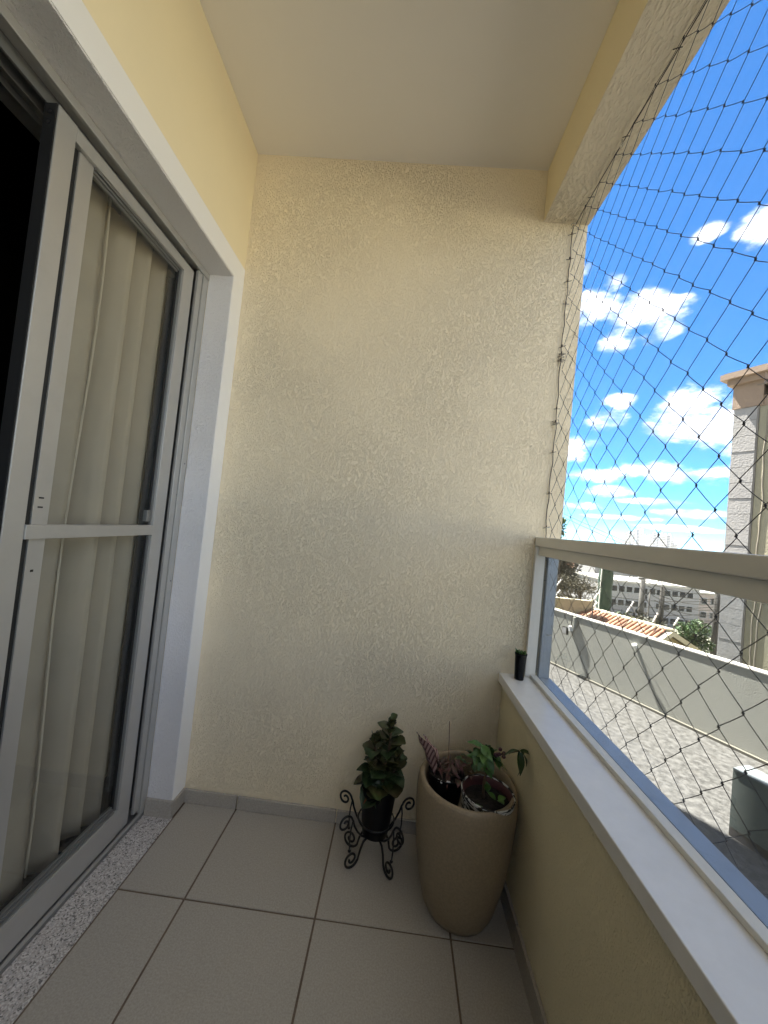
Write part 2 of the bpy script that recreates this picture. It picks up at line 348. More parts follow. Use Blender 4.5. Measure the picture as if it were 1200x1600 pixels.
for z in (1.30, .86): MB().tube([(-.8268+.84, 1.362-.78, z), (-.8252+.84, 1.362-.78, z)], .0028, 8).build('screw', m_screw, dr)
# second leaf pushed to the near side, dark from here
# room behind the door
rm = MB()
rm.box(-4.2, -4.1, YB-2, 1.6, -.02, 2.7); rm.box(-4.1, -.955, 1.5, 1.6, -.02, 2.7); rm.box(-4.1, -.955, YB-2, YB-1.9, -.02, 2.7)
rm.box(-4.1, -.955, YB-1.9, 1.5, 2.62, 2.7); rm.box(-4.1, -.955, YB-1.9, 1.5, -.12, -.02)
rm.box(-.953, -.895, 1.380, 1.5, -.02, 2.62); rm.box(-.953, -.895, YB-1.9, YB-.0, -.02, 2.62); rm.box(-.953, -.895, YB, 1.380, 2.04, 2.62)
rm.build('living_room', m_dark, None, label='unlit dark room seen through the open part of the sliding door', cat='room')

# vertical blinds
vb = empty('vertical_blind', (-.95, 1.15, 2.02), label='beige fabric vertical blinds hanging behind the sliding door glass', cat='blinds')
def slat(cy, cx, w, ang, zb, mt=m_blind, wav=0, curve=.010):
    vs = []; fs = []; nu, nv = 9, 40
    for j in range(nv+1):
        z = 2.01+(zb-2.01)*j/nv
        for i in range(nu+1):
            u = (i/nu-.5)
            x = curve*(1-4*u*u)+wav*.3*sin(z*5+u*3); y = u*w + (wav*sin(z*4.3+1)*(.5+u) if wav else 0)
            vs.append((cx+x*cos(ang)-y*sin(ang)+.95, cy+x*sin(ang)+y*cos(ang)-1.15, z-2.02))
            if i < nu and j < nv: k = j*(nu+1)+i; fs.append((k, k+1, k+nu+2, k+nu+1))
    mb = MB().add(vs, fs); o = mb.build('slat', mt, vb, smooth=True)
    md = o.modifiers.new('th', 'SOLIDIFY'); md.thickness = .0012; return o
# each slat turns its face to the opening; its far edge lies nearest the glass
slat(.925, -.938, .150, rad(-14), .07, m_curt, wav=.006, curve=.004)
slat(1.056, -.958, .136, rad(-60), .06, curve=.010)
slat(1.130, -.958, .136, rad(-60), .09, curve=.010)
slat(1.208, -.958, .136, rad(-60), .07, curve=.010)
slat(1.345, -1.030, .140, rad(-12), .09, curve=.014)
hem = MB().tube([(-.915+.004*sin(z*4.3)+.95, .998+.007*sin(z*4.3+1)-1.15, z-2.02) for z in [2.0-.05*i for i in range(39)]], .0028, 6)
hem.build('hem', mat('fabric_hem', (.74, .66, .52), .85), vb, smooth=True)
MB().box(-.99+.95, -.915+.95, .5-1.15, 1.37-1.15, 2.012-2.02, 2.036-2.02).build('head_rail', m_alu_d, vb)

# ------------------------------------------------------------------ safety net
net = empty('safety_net', (.566, YE, 2.4), label='black knotted nylon safety net stretched over the whole balcony opening', cat='net')
NO = Vector((.566, YE, 2.4))
def nx(z): return .566 if z > 1.18 else .566+(1.18-z)/.56*.062
A_, B_ = .0475, .0483
Y0, Z0 = .750, 2.059
def knot(i, j):    # i+j even
    y = Y0+i*A_; z = Z0+j*B_
    y += .0010*sin(i*1.7+j*.9)+.0008*sin(i*.6-j*2.1); z += .0012*sin(i*1.1+j*2.3)
    z2 = z
    sag = 0
    return Vector((nx(z2)+.002*sin(i*.8+j), y+sag, z2))
mesh_ = MB(); kn = MB(); sq = Vector((0, 0, .0035))
imin, imax = int((YB+.1-Y0)/A_), int((YE-Y0)/A_)
jmin, jmax = int((.56-Z0)/B_)-1, int((2.4-Z0)/B_)+1
def clampp(p): return Vector((nx(min(max(p.z, .58), 2.398)), min(p.y, YE-.006), min(max(p.z, .58), 2.398)))
random.seed(3)
for i in range(imin, imax+2):
    for j in range(jmin, jmax+1):
        if (i+j) % 2: continue
        a = knot(i, j)
        ina = a.y < YE-.004 and .58 < a.z < 2.40
        if ina and a.y < YE-.02:
            # twisted knot: short vertical bar and a cross wrap
            kn.tube([a-NO-Vector((0, .0012, .0030)), a-NO+Vector((0, .0012, .0030))], .0014, 6)
            kn.tube([a-NO-Vector((0, .0026, -.001)), a-NO+Vector((0, .0026, -.001))], .0012, 5)
        for di, dj in ((1, -1), (1, 1)):
            b = knot(i+di, j+dj); inb = b.y < YE-.004 and .58 < b.z < 2.40
            if not (ina or inb): continue
            p, q = a.copy(), b.copy()
            p.z += -.003 if dj > 0 and 0 else .0; 
            p = clampp(p); q = clampp(q)
            if (p-q).length < .004: continue
            off = Vector((.0, 0, .0028 if dj > 0 else -.0028))
            mid = (p+q)/2+Vector((0, 0, -.0007))
            mesh_.tube([p+off-NO, mid-NO, q-off-NO], .00078, 5, cap=False)
mesh_.build('net_cords', m_net, net, smooth=True, kind='stuff')
kn.build('net_knots', m_net, net, smooth=True, kind='stuff')
# border ropes
pts = [(nx(z)-.009+.0018*sin(z*9)+(.004 if k % 3 == 0 else 0), YE-.0045-.003*abs(sin(z*7)), z) for k, z in enumerate([2.395-.045*i for i in range(39)]) if z > .64]
MB().tube([Vector(p)-NO for p in pts], .0015, 6).build('border_rope', m_rope, net, smooth=True)
pts = [(.567+.0025*sin(y*9), y, 2.3965-.003*abs(sin(y*7))) for y in [YE-.01-.05*i for i in range(60)]]
MB().tube([Vector(p)-NO for p in pts], .0015, 6).build('border_rope', m_rope, net, smooth=True)
pts = [(nx(.58)+.002, y, .584+.0015*sin(y*11)) for y in [YE-.02-.05*i for i in range(60)]]
MB().tube([Vector(p)-NO for p in pts], .0013, 6).build('border_rope', m_rope, net, smooth=True)
def hook(p, ax):
    c = Vector(p)-NO; a = Vector(ax); u = Vector((0, 1, 0)) if abs(a.y) < .5 else Vector((1, 0, 0))
    pts = [c-a*.001, c+a*.010]+[c+a*(.018-.008*cos(t))+u*(.008*sin(t)) for t in [i*pi/6 for i in range(1, 11)]]
    MB().tube(pts, .0016, 8).build('screw_hook', m_hook, net, smooth=True)
for y in (1.137, .62, .12, -.4): hook((.563, y, 2.4030), (0, 0, -1))
for z in (2.385, 1.86, 1.60, 1.20, .80): hook((nx(z)-.010, YE-.001, z), (0, -1, 0))
# cable-tie whiskers and knot bundles along the rope
random.seed(11)
for z in (2.355, 2.255, 2.165, 2.075, 1.905, 1.87, 1.845, 1.66, 1.60, 1.49, 1.33, 1.20, 1.155, 1.0, .86, .74):
    mb = MB(); c = Vector((nx(z)-.009, YE-.009, z))-NO
    for k in range(3 if abs(z-1.86) < .03 or abs(z-1.6) < .01 else 1):
        d = Vector((random.uniform(.7, 1), -.35, random.uniform(-.25, .3))).normalized()*random.uniform(.010, .016)
        mb.tube([c-d*.9, c, c+d], .0011, 5); c = c+Vector((0, 0, .004))
    mb.tube([c+Vector((0, 0, -.005)), c+Vector((0, 0, .004))], .0026, 6)
    mb.build('cord_tie', m_rope, net, smooth=True)
for k in range(12):
    y = 1.33-.21*k
    mb = MB(); c = Vector((.566, y, 2.3955))-NO
    mb.tube([c+Vector((-.010, .003, -.001)), c, c+Vector((.009, -.004, -.002))], .0012, 5); mb.build('cord_tie', m_rope, net, smooth=True)

# ================================================================== PLANTS AND POTS
def leaf_mesh(name, L, W, cup=.25, curl=.3, nu=4, nv=7, shape='spoon', wav=0):
    vs = []; fs = []
    for j in range(nv+1):
        t = j/nv
        if shape == 'spoon': w = (.22+.95*max(0, sin(pi*(t**1.35)*.97))**.8)*W*.5*(1 if t < .97 else .55); w = w if t > .02 else W*.1
        elif shape == 'lance': w = max(.03, sin(pi*t**.75))*W*.5
        elif shape == 'oval': w = max(.05, sin(pi*t**.9))*W*.5
        for i in range(nu+1):
            u = i/nu*2-1
            x = u*w; y = t*L*(1-.15*curl*t); z = cup*w*abs(u)**1.6*1.2-curl*L*t*t*.8+wav*sin(t*14+u)*W*.1*abs(u)
            vs.append((x, y, z))
            if i < nu and j < nv: k = j*(nu+1)+i; fs.append((k, k+1, k+nu+2, k+nu+1))
    return MB().add(vs, fs).mesh(name, smooth=True)
def place_leaf(me, mt, parent, pos, azi, tilt, s=1, rollr=0, name='leaf'):
    o = bpy.data.objects.new(name, me)
    if not me.materials: me.materials.append(mt)
    COL.objects.link(o); o.parent = parent
    o.matrix_local = Matrix.Translation(pos) @ Matrix.Rotation(azi, 4, 'Z') @ Matrix.Rotation(tilt, 4, 'X') @ Matrix.Rotation(rollr, 4, 'Y') @ Matrix.Scale(s, 4)
    return o
m_succ = mat('succulent_leaf', (.050, .080, .022), .38, var=.5, vscale=25, col2=(.065, .045, .020))
m_succ2 = mat('succulent_leaf_dark', (.035, .062, .022), .4, var=.4, vscale=30)
m_stem = mat('brown_stem', (.10, .065, .035), .8, var=.3, vscale=60)
m_gleaf = mat('fresh_green_leaf', (.075, .17, .030), .45, var=.35, vscale=60)
m_dleaf = mat('dark_green_leaf', (.04, .085, .022), .4, var=.3, vscale=50)
m_pleaf = mat('purple_red_leaf', (.13, .040, .045), .45, var=.45, vscale=70, col2=(.045, .05, .025))

# wrought iron stand
SC = Vector((.020, 1.330, 0))
st = empty('plant_stand', SC, label='black wrought iron plant stand with curled scroll legs on the floor', cat='plant stand')
def spiral(cx, cz, r0, a0, turns, sgn, n=26, shrink=.80):
    return [(cx+(r0*(1-shrink*k/n))*cos(a0+sgn*turns*2*pi*k/n), cz+(r0*(1-shrink*k/n))*sin(a0+sgn*turns*2*pi*k/n)) for k in range(n+1)]
def ribbon(prof, azi, w=.0026):
    return [Vector((r*cos(azi), r*sin(azi), z)) for r, z in prof]
for azi in (rad(217), rad(309), rad(24), rad(160)):
    curl = spiral(.124, .158, .028, rad(-160), 1.45, -1, 34)
    a = [(.024, .082), (.036, .084), (.056, .096), (.074, .116), (.088, .140), (.094, .158)]+curl[2:]
    foot = [(.030, .080), (.044, .072), (.054, .050), (.060, .026)]+spiral(.088, .031, .029, rad(200), 1.5, 1)
    stem = [(.0955, .158), (.100, .130), (.101, .095), (.098, .060)]
    lg = empty('leg'); lg.parent = st
    for nm, pr, rr in (('scroll', a, .0036), ('foot_scroll', foot, .0038), ('stem', stem, .0026)):
        MB().tube(ribbon(pr, azi), rr, 7).build(nm, m_iron, lg, smooth=True)
    MB().lathe([(.0005, .0582), (.0052, .060), (.0056, .064), (.0005, .068)], 8, c=(.098*cos(azi), .098*sin(azi))).build('ball', m_iron, lg, smooth=True)
for zz, rr in ((.135, .062), (.083, .030)):
    MB().tube([(rr*cos(t*pi/16), rr*sin(t*pi/16), zz) for t in range(32)], .0030, 7, closed=True).build('ring', m_iron, st, smooth=True)

# black pot with succulent
bp = empty('potted_succulent', SC+Vector((0, 0, .080)), label='tall dark green succulent with reddish tips in a black pot on the iron stand', cat='potted plant')
MB().lathe([(.0005, .0065), (.036, .0065), (.044, .010), (.050, .050), (.056, .110), (.0605, .160), (.063, .168), (.0625, .172), (.0585, .170), (.055, .14), (.0545, .1350)], 40).build('pot', m_black, bp, smooth=True)
MB().lathe([(.0005, .138), (.054, .134)], 24).build('soil', m_soil, bp, smooth=True)
sm = [leaf_mesh('leaf', .066, .060, .30, .30), leaf_mesh('leaf', .060, .056, .40, .5), leaf_mesh('leaf', .046, .042, .5, .1)]
for me, mt in zip(sm, (m_succ, m_succ2, m_succ)): me.materials.append(mt)
random.seed(5)
stems = [((-.006, 0, .13), (-.034, -.006, .335), 24), ((.012, .004, .13), (.022, .004, .392), 32), ((.014, -.01, .13), (.060, -.012, .290), 18), ((-.010, -.014, .13), (-.036, -.030, .25), 16), ((0, -.015, .13), (.012, -.034, .275), 14)]
for a, b, n in stems:
    a, b = Vector(a), Vector(b)
    MB().tube([a, (a+b)/2+Vector((.004, 0, 0)), b], [.006, .005, .003], 7).build('stem', m_stem, bp, smooth=True)
    for k in range(n):
        t = .10+.90*k/n; p = a.lerp(b, t); azi = k*2.4+random.uniform(-.3, .3)
        top = t > .80
        s = random.uniform(.8, 1.05)*(1.0 if not top else .80)*(1.12-.22*t)
        tilt = rad(12+62*max(0, t-.2)**1.3+random.uniform(-12, 12)) if not top else rad(62+random.uniform(-12, 14))
        place_leaf(sm[2] if top else sm[k % 2], None, bp, p, azi, tilt, s, random.uniform(-.3, .3))
for k in range(4): place_leaf(sm[1], None, bp, Vector((.0, -.03, .165+.012*k)), rad(180+random.uniform(-50, 50)), rad(-50), .85)
m_or = mat('withered_orange_leaf', (.28, .07, .02), .6, var=.3, vscale=60)
ml = leaf_mesh('leaf', .034, .030, .3, .2); ml.materials.append(m_or)
place_leaf(ml, None, bp, Vector((-.034, -.036, .152)), rad(195), rad(-62), 1, 0)['label'] = 'withered orange leaf'
place_leaf(ml, None, bp, Vector((-.030, .010, .225)), rad(80), rad(40), .8, 0)['label'] = 'reddish orange leaf'

# big planter
PC = Vector((.291, 1.212, 0))
pl = empty('tall_planter', PC, label='tall beige tapered floor planter in the corner beside the parapet', cat='planter')
prof = [(.0005, .001), (.086, .001), (.098, .006), (.110, .030), (.126, .090), (.139, .160), (.148, .230), (.1525, .290), (.1540, .330), (.1535, .358), (.151, .374), (.1465, .3835), (.1405, .3860), (.1345, .3825), (.1325, .3745), (.1325, .31), (.130, .24), (.0005, .24)]
MB().lathe(prof, 96).build('shell', m_planter, pl, smooth=True)

# zebra cloth pot with sapling
def zebra():
    m = mat('black_white_striped_print', (.6, .6, .56), .7); nt = m.node_tree; b = nt.nodes['Principled BSDF']
    g = nt.nodes.new('ShaderNodeTexCoord'); w = nt.nodes.new('ShaderNodeTexNoise'); w.inputs['Scale'].default_value = 26; w.inputs['Detail'].default_value = 1.5; w.inputs['Distortion'].default_value = 2.2
    mp = nt.nodes.new('ShaderNodeMapping'); mp.inputs['Scale'].default_value = (1, 1, 3.2); nt.links.new(g.outputs['Object'], mp.inputs[0]); nt.links.new(mp.outputs[0], w.inputs[0])
    r = nt.nodes.new('ShaderNodeValToRGB'); r.color_ramp.elements[0].position = .49; r.color_ramp.elements[1].position = .53
    r.color_ramp.elements[0].color = (.01, .01, .01, 1); r.color_ramp.elements[1].color = (.5, .5, .47, 1)
    nt.links.new(w.outputs['Fac'], r.inputs[0]); nt.links.new(r.outputs[0], b.inputs['Base Color']); return m
ZC = PC+Vector((.050, -.056, .262))
zp = empty('potted_sapling', ZC, label='green sapling in a black and white printed pot inside the tall planter', cat='potted plant')
zp.scale = (1.18, 1.18, 1.18)
MB().lathe([(.0005, .0), (.052, .0), (.060, .05), (.0655, .098), (.067, .106), (.0655, .108), (.063, .105), (.061, .096)], 48).build('pot', zebra(), zp, smooth=True)
MB().lathe([(.0632, .1045), (.0610, .103), (.0595, .094), (.058, .082)], 48).build('pot_lining', mat('maroon_lining', (.09, .03, .028), .7), zp, smooth=True)
MB().lathe([(.0005, .090), (.030, .088), (.0588, .084)], 24).build('soil', m_soil, zp, smooth=True)
stem_p = [(-.010, .0, .086), (-.012, .002, .115), (-.008, .004, .150), (-.004, .006, .190), (-.004, .008, .215)]
MB().tube(stem_p, [.004, .0036, .003, .0026, .002], 7).build('stem', m_stem, zp, smooth=True)
br = [(-.004, .006, .185), (.020, .002, .200), (.045, -.004, .212), (.066, -.010, .222)]
MB().tube(br, [.0022, .002, .0017, .0013], 6).build('branch', m_stem, zp, smooth=True)
gl_ = [leaf_mesh('leaf', .054, .030, .2, .35, shape='lance', wav=.5), leaf_mesh('leaf', .055, .019, .3, .55, shape='lance')]
gl_[0].materials.append(m_gleaf); gl_[1].materials.append(m_dleaf)
random.seed(9)
for k in range(26):
    t = random.uniform(.66, 1.0); i = min(3, int(t*4)); p = Vector(stem_p[i]).lerp(Vector(stem_p[i+1]), t*4-i)
    off = Vector((random.uniform(-.026, .016), random.uniform(-.018, .014), random.uniform(-.004, .012)))
    place_leaf(gl_[0], None, zp, p+off, random.uniform(0, 6.28), rad(random.uniform(-45, 25)), random.uniform(.6, 1.0), random.uniform(-.5, .5))
tip = Vector(br[-1])
for azi, tl, s in ((rad(200), -58, 1.05), (rad(235), -66, 1.2), (rad(270), 4, .8), (rad(95), 5, .8), (rad(320), -20, .6), (rad(60), -12, .6), (rad(285), -35, .9)):
    place_leaf(gl_[1], None, zp, tip+Vector((.012*cos(azi)*.2, 0, 0)), azi, rad(tl), s, .2)
m_bud = mat('maroon_bud', (.07, .022, .03), .6)
for k in range(9):
    c = (random.uniform(.006, .034), random.uniform(-.01, .004)); z = .205+random.uniform(-.006, .008); r_ = random.uniform(.0035, .0055)
    MB().lathe([(.0002, z-r_), (r_*.8, z-r_*.5), (r_, z), (r_*.7, z+r_*.6), (.0002, z+r_)], 8, c=c).build('bud', m_bud, zp, smooth=True)
ov = leaf_mesh('leaf', .026, .018, .3, .1, shape='oval'); ov.materials.append(m_gleaf)
for p, az_, tl in (((-.024, -.028, .090), 150, 15), ((.018, -.012, .096), 60, 28), ((.022, -.014, .098), 200, 20), ((.024, -.01, .096), 300, 5), ((.004, .012, .096), 20, 60), ((-.004, -.006, .11), 170, 75)):
    place_leaf(ov, None, zp, Vector(p), rad(az_), rad(tl), 1)

# nursery pot with prayer plant and mixed purple foliage
def stripes():
    m = mat('pink_veined_leaf', (.34, .21, .18), .5); nt = m.node_tree; b = nt.nodes['Principled BSDF']
    g = nt.nodes.new('ShaderNodeTexCoord'); s = nt.nodes.new('ShaderNodeSeparateXYZ'); nt.links.new(g.outputs['Object'], s.inputs[0])
    ab = nt.nodes.new('ShaderNodeMath'); ab.operation = 'ABSOLUTE'; nt.links.new(s.outputs[0], ab.inputs[0])
    m1 = nt.nodes.new('ShaderNodeMath'); m1.operation = 'MULTIPLY_ADD'; nt.links.new(ab.outputs[0], m1.inputs[0]); m1.inputs[1].default_value = -1.1; nt.links.new(s.outputs[1], m1.inputs[2])
    m2 = nt.nodes.new('ShaderNodeMath'); m2.operation = 'MULTIPLY'; nt.links.new(m1.outputs[0], m2.inputs[0]); m2.inputs[1].default_value = 430
    m3 = nt.nodes.new('ShaderNodeMath'); m3.operation = 'SINE'; nt.links.new(m2.outputs[0], m3.inputs[0])
    r = nt.nodes.new('ShaderNodeValToRGB'); r.color_ramp.elements[0].position = .0; r.color_ramp.elements[1].position = .35
    r.color_ramp.elements[0].color = (.38, .25, .22, 1); r.color_ramp.elements[1].color = (.09, .035, .035, 1)
    nt.links.new(m3.outputs[0], r.inputs[0]); nt.links.new(r.outputs[0], b.inputs['Base Color']); return m
QC = PC+Vector((-.060, .040, .272))
qp = empty('potted_prayer_plant', QC, label='purple and pink veined leaves growing from a black nursery pot inside the tall planter', cat='potted plant')
MB().lathe([(.0005, .0), (.046, .0), (.056, .095), (.0585, .100), (.056, .101), (.054, .094)], 36).build('pot', m_black, qp, smooth=True)
MB().lathe([(.0005, .090), (.054, .088)], 20).build('soil', m_soil, qp, smooth=True)
ms_ = stripes()
pk = leaf_mesh('leaf', .140, .050, .35, .18, nv=10, shape='oval', wav=.7); pk.materials.append(ms_)
place_leaf(pk, None, qp, Vector((-.040, -.016, .092)), rad(72), rad(66), 1.05, rad(60))['label'] = 'tall pale pink veined leaf'
place_leaf(pk, None, qp, Vector((-.014, -.010, .094)), rad(60), rad(60), .92, rad(25))['label'] = 'pale pink veined leaf'
pu = [leaf_mesh('leaf', .052, .013, .3, .5, shape='lance'), leaf_mesh('leaf', .032, .018, .3, .4, shape='oval')]
pu[0].materials.append(m_pleaf); pu[1].materials.append(m_pleaf)
random.seed(21)
for k in range(44):
    p = Vector((random.uniform(-.035, .070), random.uniform(-.035, .03), .096+random.uniform(0, .022)))
    place_leaf(pu[k % 2], None, qp, p, random.uniform(0, 6.28), rad(random.uniform(-8, 68)), random.uniform(.7, 1.1), random.uniform(-.6, .6))
gr_ = leaf_mesh('leaf', .030, .019, .3, .2, shape='oval'); gr_.materials.append(m_dleaf)
for k in range(12):
    p = Vector((random.uniform(.045, .110), random.uniform(-.005, .05), .11+random.uniform(0, .03)))
    place_leaf(gr_, None, qp, p, random.uniform(0, 6.28), rad(random.uniform(-20, 50)), random.uniform(.8, 1.1), 0)
for k in range(5):
    a0 = random.uniform(0, 6.28); p0 = Vector((.02+.02*cos(a0), .0, .09)); p1 = p0+Vector((.03*cos(a0)+.02, .02*sin(a0), .055)); p2 = p0+Vector((.07*cos(a0)+.03, .03*sin(a0), .045))
    MB().tube([p0, p1, p2], .0009, 5).build('tendril', m_stem, qp, smooth=True)
MB().tube([(.004, .0, .088), (.002, -.003, .150), (-.006, -.006, .262)], .0013, 6).build('stake', mat('thin_wooden_stake', (.22, .12, .06), .8), qp, smooth=True)
for p in ((-.022, -.050, .096), (-.002, -.050, .097), (-.030, -.042, .094), (.004, -.046, .094)):
    s_ = MB().lathe([(.0002, -.0045), (.004, -.003), (.0055, 0), (.0035, .004), (.0002, .005)], 8).mesh('pebble', True); o = link('pebble', s_, m_white, qp); o.location = p; o.rotation_euler = (p[0]*40, .4, p[1]*30)
    o.scale = (1, .8, .8)

# little pot on the sill
TC = Vector((.4915, 1.413, .6345))
tp = empty('potted_cactus', TC, label='tiny green seedling in a small ribbed black pot on the white sill', cat='potted plant')
pf = [(.0004, .0), (.0155, .0)]
z = .001
while z < .086:
    r_ = .0160+.0042*z/.09; pf += [(r_, z), (r_+.0007, z+.002), (r_+.0007, z+.004), (r_, z+.006)]; z += .0075
pf += [(.0215, .088), (.0222, .094), (.0205, .0945), (.0195, .088)]
MB().lathe(pf, 36).build('pot', m_black, tp, smooth=True)
MB().lathe([(.0004, .090), (.0195, .087)], 16).build('soil', m_soil, tp, smooth=True)
ti = leaf_mesh('leaf', .014, .006, .3, .2, nu=2, nv=4, shape='lance'); ti.materials.append(m_gleaf)
random.seed(2)
for k in range(34):
    a0 = random.uniform(0, 6.28); r_ = random.uniform(0, .017)
    place_leaf(ti, None, tp, Vector((r_*cos(a0), r_*sin(a0), .089+random.uniform(0, .006))), random.uniform(0, 6.28), rad(random.uniform(10, 80)), random.uniform(.8, 1.3), 0)

# ================================================================== OUTSIDE
WA = Vector((4.234, 10.054, 0)); WD = Vector((.4479, -.8941, 0)); WNn = Vector((-.8941, -.4479, 0))
def W(s, off, z): return WA+WD*s-WNn*off+Vector((0, 0, z))      # s along the boundary wall, off metres behind its face
def wbox(s0, s1, o0, o1, z0, z1): return MB().obox(W(s0, o0, z0), WD*(s1-s0), -WNn*(o1-o0), Vector((0, 0, z1-z0)))

m_conc = mat('weathered_concrete_slab', (.078, .077, .075), .9, var=.75, vscale=11, detail=12, bump=.8, bscale=60, bdist=.01, grime=.85, dscale=3.5, stretch=(1, 1, 1))
for n_ in m_conc.node_tree.nodes:      # blotchy worn screed: hard edged pale and dark patches
    if n_.type == 'VALTORGB':
        n_.color_ramp.elements[0].position = .40; n_.color_ramp.elements[1].position = .62; n_.color_ramp.elements[0].color = (.024, .0235, .0225, 1)
m_bwall = mat('pale_rendered_wall', (0.252, 0.255, 0.231), .85, bump=.9, bscale=60, bdist=.010, var=.10, vscale=1.3, grime=.18, dscale=1.7)
m_cap = mat('white_wall_cap', (0.353, 0.344, 0.319), .7)
m_gwall = mat('grey_green_paint', (.11, .13, .125), .8, bump=.4, bscale=30, var=.1, grime=.2)
m_ltop = mat('pale_grey_coping', (.14, .16, .17), .6, grime=.2)
m_own = mat('building_cream_render', (.55, .50, .38), .8)
# concrete slab in front (roof of the car park)
box('concrete_slab', m_conc, .63, 40, -30, 45, -2.4, -2.0, kind='structure') if False else None
sp = [W(-30, -.0, 0), W(30, -.0, 0), Vector((20, -40, 0)), Vector((-14, -40, 0))]
MB().add([(p.x, p.y, -2.0) for p in sp]+[(p.x, p.y, -2.4) for p in sp], [(0, 1, 2, 3), (7, 6, 5, 4), (0, 4, 5, 1), (1, 5, 6, 2), (2, 6, 7, 3), (3, 7, 4, 0)]).build('concrete_slab', m_conc, None, kind='structure')
# own building around the balcony: it casts the shadow on the slab
ob = MB()
ob.box(-9, .612, YE+.162, 9.33, -1.999, 13); ob.box(-9, XO-.002, YB-.2, YE+.1615, HC+.32, 13); ob.box(-9, XO-.02, YB-.2, YE+.1615, -1.999, -.161)
ob.build('apartment_block', m_own, None, label='cream rendered apartment block that carries the balcony', cat='building')
# boundary wall
bw = empty('boundary_wall', W(0, 0, -2), label='pale rendered boundary wall with a white cap beyond the concrete slab', cat='wall')
def ch(mb, name, m, par, **k):
    o = mb.build(name, m, par, **k); o.location = -par.location; return o
ch(wbox(-20, 22, .001, .16, -2.0, -.635), 'wall', m_bwall, bw)
ch(wbox(-20, 22, -.012, .05, -.634, -.612), 'wall_cap', m_cap, bw); ch(wbox(-20, 22, .085, .175, -.634, -.606), 'wall_cap', m_cap, bw)
ch(wbox(-20, 22, .051, .0845, -.634, -.622), 'cap_groove', m_alu_d, bw)
ch(wbox(-20, 22, -.055, -.0, -1.999, -1.955), 'gutter_kerb', mat('dark_damp_kerb', (.10, .095, .08), .9), bw)
# wall mounted floodlight and its conduit
fd = empty('floodlight', W(.50, 0, -1.0), label='small black floodlight on a bracket mounted on the boundary wall', cat='floodlight')
ch(MB().obox(W(.43, -.16, -1.10), WD*.14, -WNn*.07, Vector((0, 0, .17))), 'lamp_body', m_black, fd)
ch(MB().obox(W(.445, -.167, -1.085), WD*.11, -WNn*.006, Vector((0, 0, .14))), 'lamp_lens', mat('grey_lens', (.3, .3, .3), .2), fd)
ch(MB().obox(W(.56, -.12, -1.0), WD*.06, -WNn*.13, Vector((0, 0, .12))), 'junction_box', m_white, fd)
ch(MB().tube([W(.58, -.02, -.93), W(.60, -.05, -.80), W(.60, -.03, -.62)], .012, 6), 'conduit', m_black, fd)
# assumed flat plates, added on the wall to throw the long slanting shadows
ar = empty('wall_bracket', W(.66, 0, -.68), label='thin grey plate added at the wall top above the floodlight to throw a slanting shadow', cat='bracket', group='added shadow plates on the boundary wall')
ch(MB().obox(W(.64, -.075, -.90), WD*.05, -WNn*.075, Vector((0, 0, .255))), 'plate', m_bwall, ar)
ar2 = empty('wall_bracket', W(2.12, 0, -.85), label='small white bracket and ring halfway along the boundary wall', cat='bracket')
ch(MB().obox(W(2.09, -.10, -.86), WD*.05, -WNn*.10, Vector((0, 0, .05))), 'plate', m_white, ar2)
ch(MB().tube([W(2.14, -.11, -.84), W(2.2, -.10, -.80), W(2.18, -.08, -.88)], .012, 6), 'ring', m_white, ar2)
ch(MB().tube([W(2.18, -.02, -.86), W(3.0, -.02, -1.94)], .003, 4), 'stay_cable', m_bwall, ar2)
# low block on the slab at the right
BD = Vector((.36, -.933, 0)); BN = Vector((.933, .36, 0)); BO = Vector((4.118, 4.593, -1.999))
lb = empty('low_block_wall', BO, label='grey green low block wall with a dark plinth standing on the slab at the right edge', cat='wall')
MB().obox(Vector((0, 0, .10)), BD*3.2, BN*.25, Vector((0, 0, .645))).build('wall', m_gwall, lb)
MB().obox(Vector((0, 0, 0)), BD*3.2, BN*.25, Vector((0, 0, .099))).build('plinth', mat('dark_plinth', (.05, .045, .04), .8), lb)
MB().obox(Vector((-.012, -.012, .7455)), BD*3.22, BN*.274, Vector((0, 0, .02))).build('coping', m_ltop, lb)

# neighbouring building: block pilaster, render wall, caps
m_pink = mat('pinkish_render', (0.193, 0.147, 0.113), .8, bump=.5, bscale=30, bdist=.01, var=.12, vscale=2, grime=.15)
m_block = mat('whitewashed_block', (0.227, 0.231, 0.239), .85, bump=.6, bscale=26, bdist=.012, var=.16, vscale=3, grime=.25, dscale=4)
m_nwall = mat('greenish_cream_render', (0.210, 0.202, 0.151), .85, bump=.5, bscale=20, bdist=.012, var=.08, vscale=1.4, grime=.15)
m_joint = mat('dark_joint', (.14, .135, .13), .9)
nb = empty('neighbour_building', W(2.2, 3, -2.5), label='cream neighbouring building with a whitewashed block pilaster and pinkish cornice', cat='building')
ch(wbox(2.66, 14, 3.03, 12, -3.0, 5.05), 'wall', m_nwall, nb)
ch(wbox(2.665, 14, 3.015, 3.0295, 4.80, 5.05), 'upper_band', m_pink, nb)
ch(wbox(2.2, 2.655, 3.012, 4.2, -3.0, 4.825), 'pilaster_core', m_joint, nb)
zz = -3.0
k = 0
while zz < 4.8:
    h = min(.372, 4.822-zz); ch(wbox(2.19, 2.625, 3.0+.003*(k % 3), 3.0115, zz+.004, zz+h-.004), 'block', m_block, nb)
    ch(wbox(2.184, 2.1995, 3.013, 3.4, zz+.004, zz+h-.004), 'block', m_block, nb); zz += .375; k += 1
ch(wbox(2.15, 2.72, 2.99, 4.25, 4.826, 5.42), 'pilaster_head', m_pink, nb)
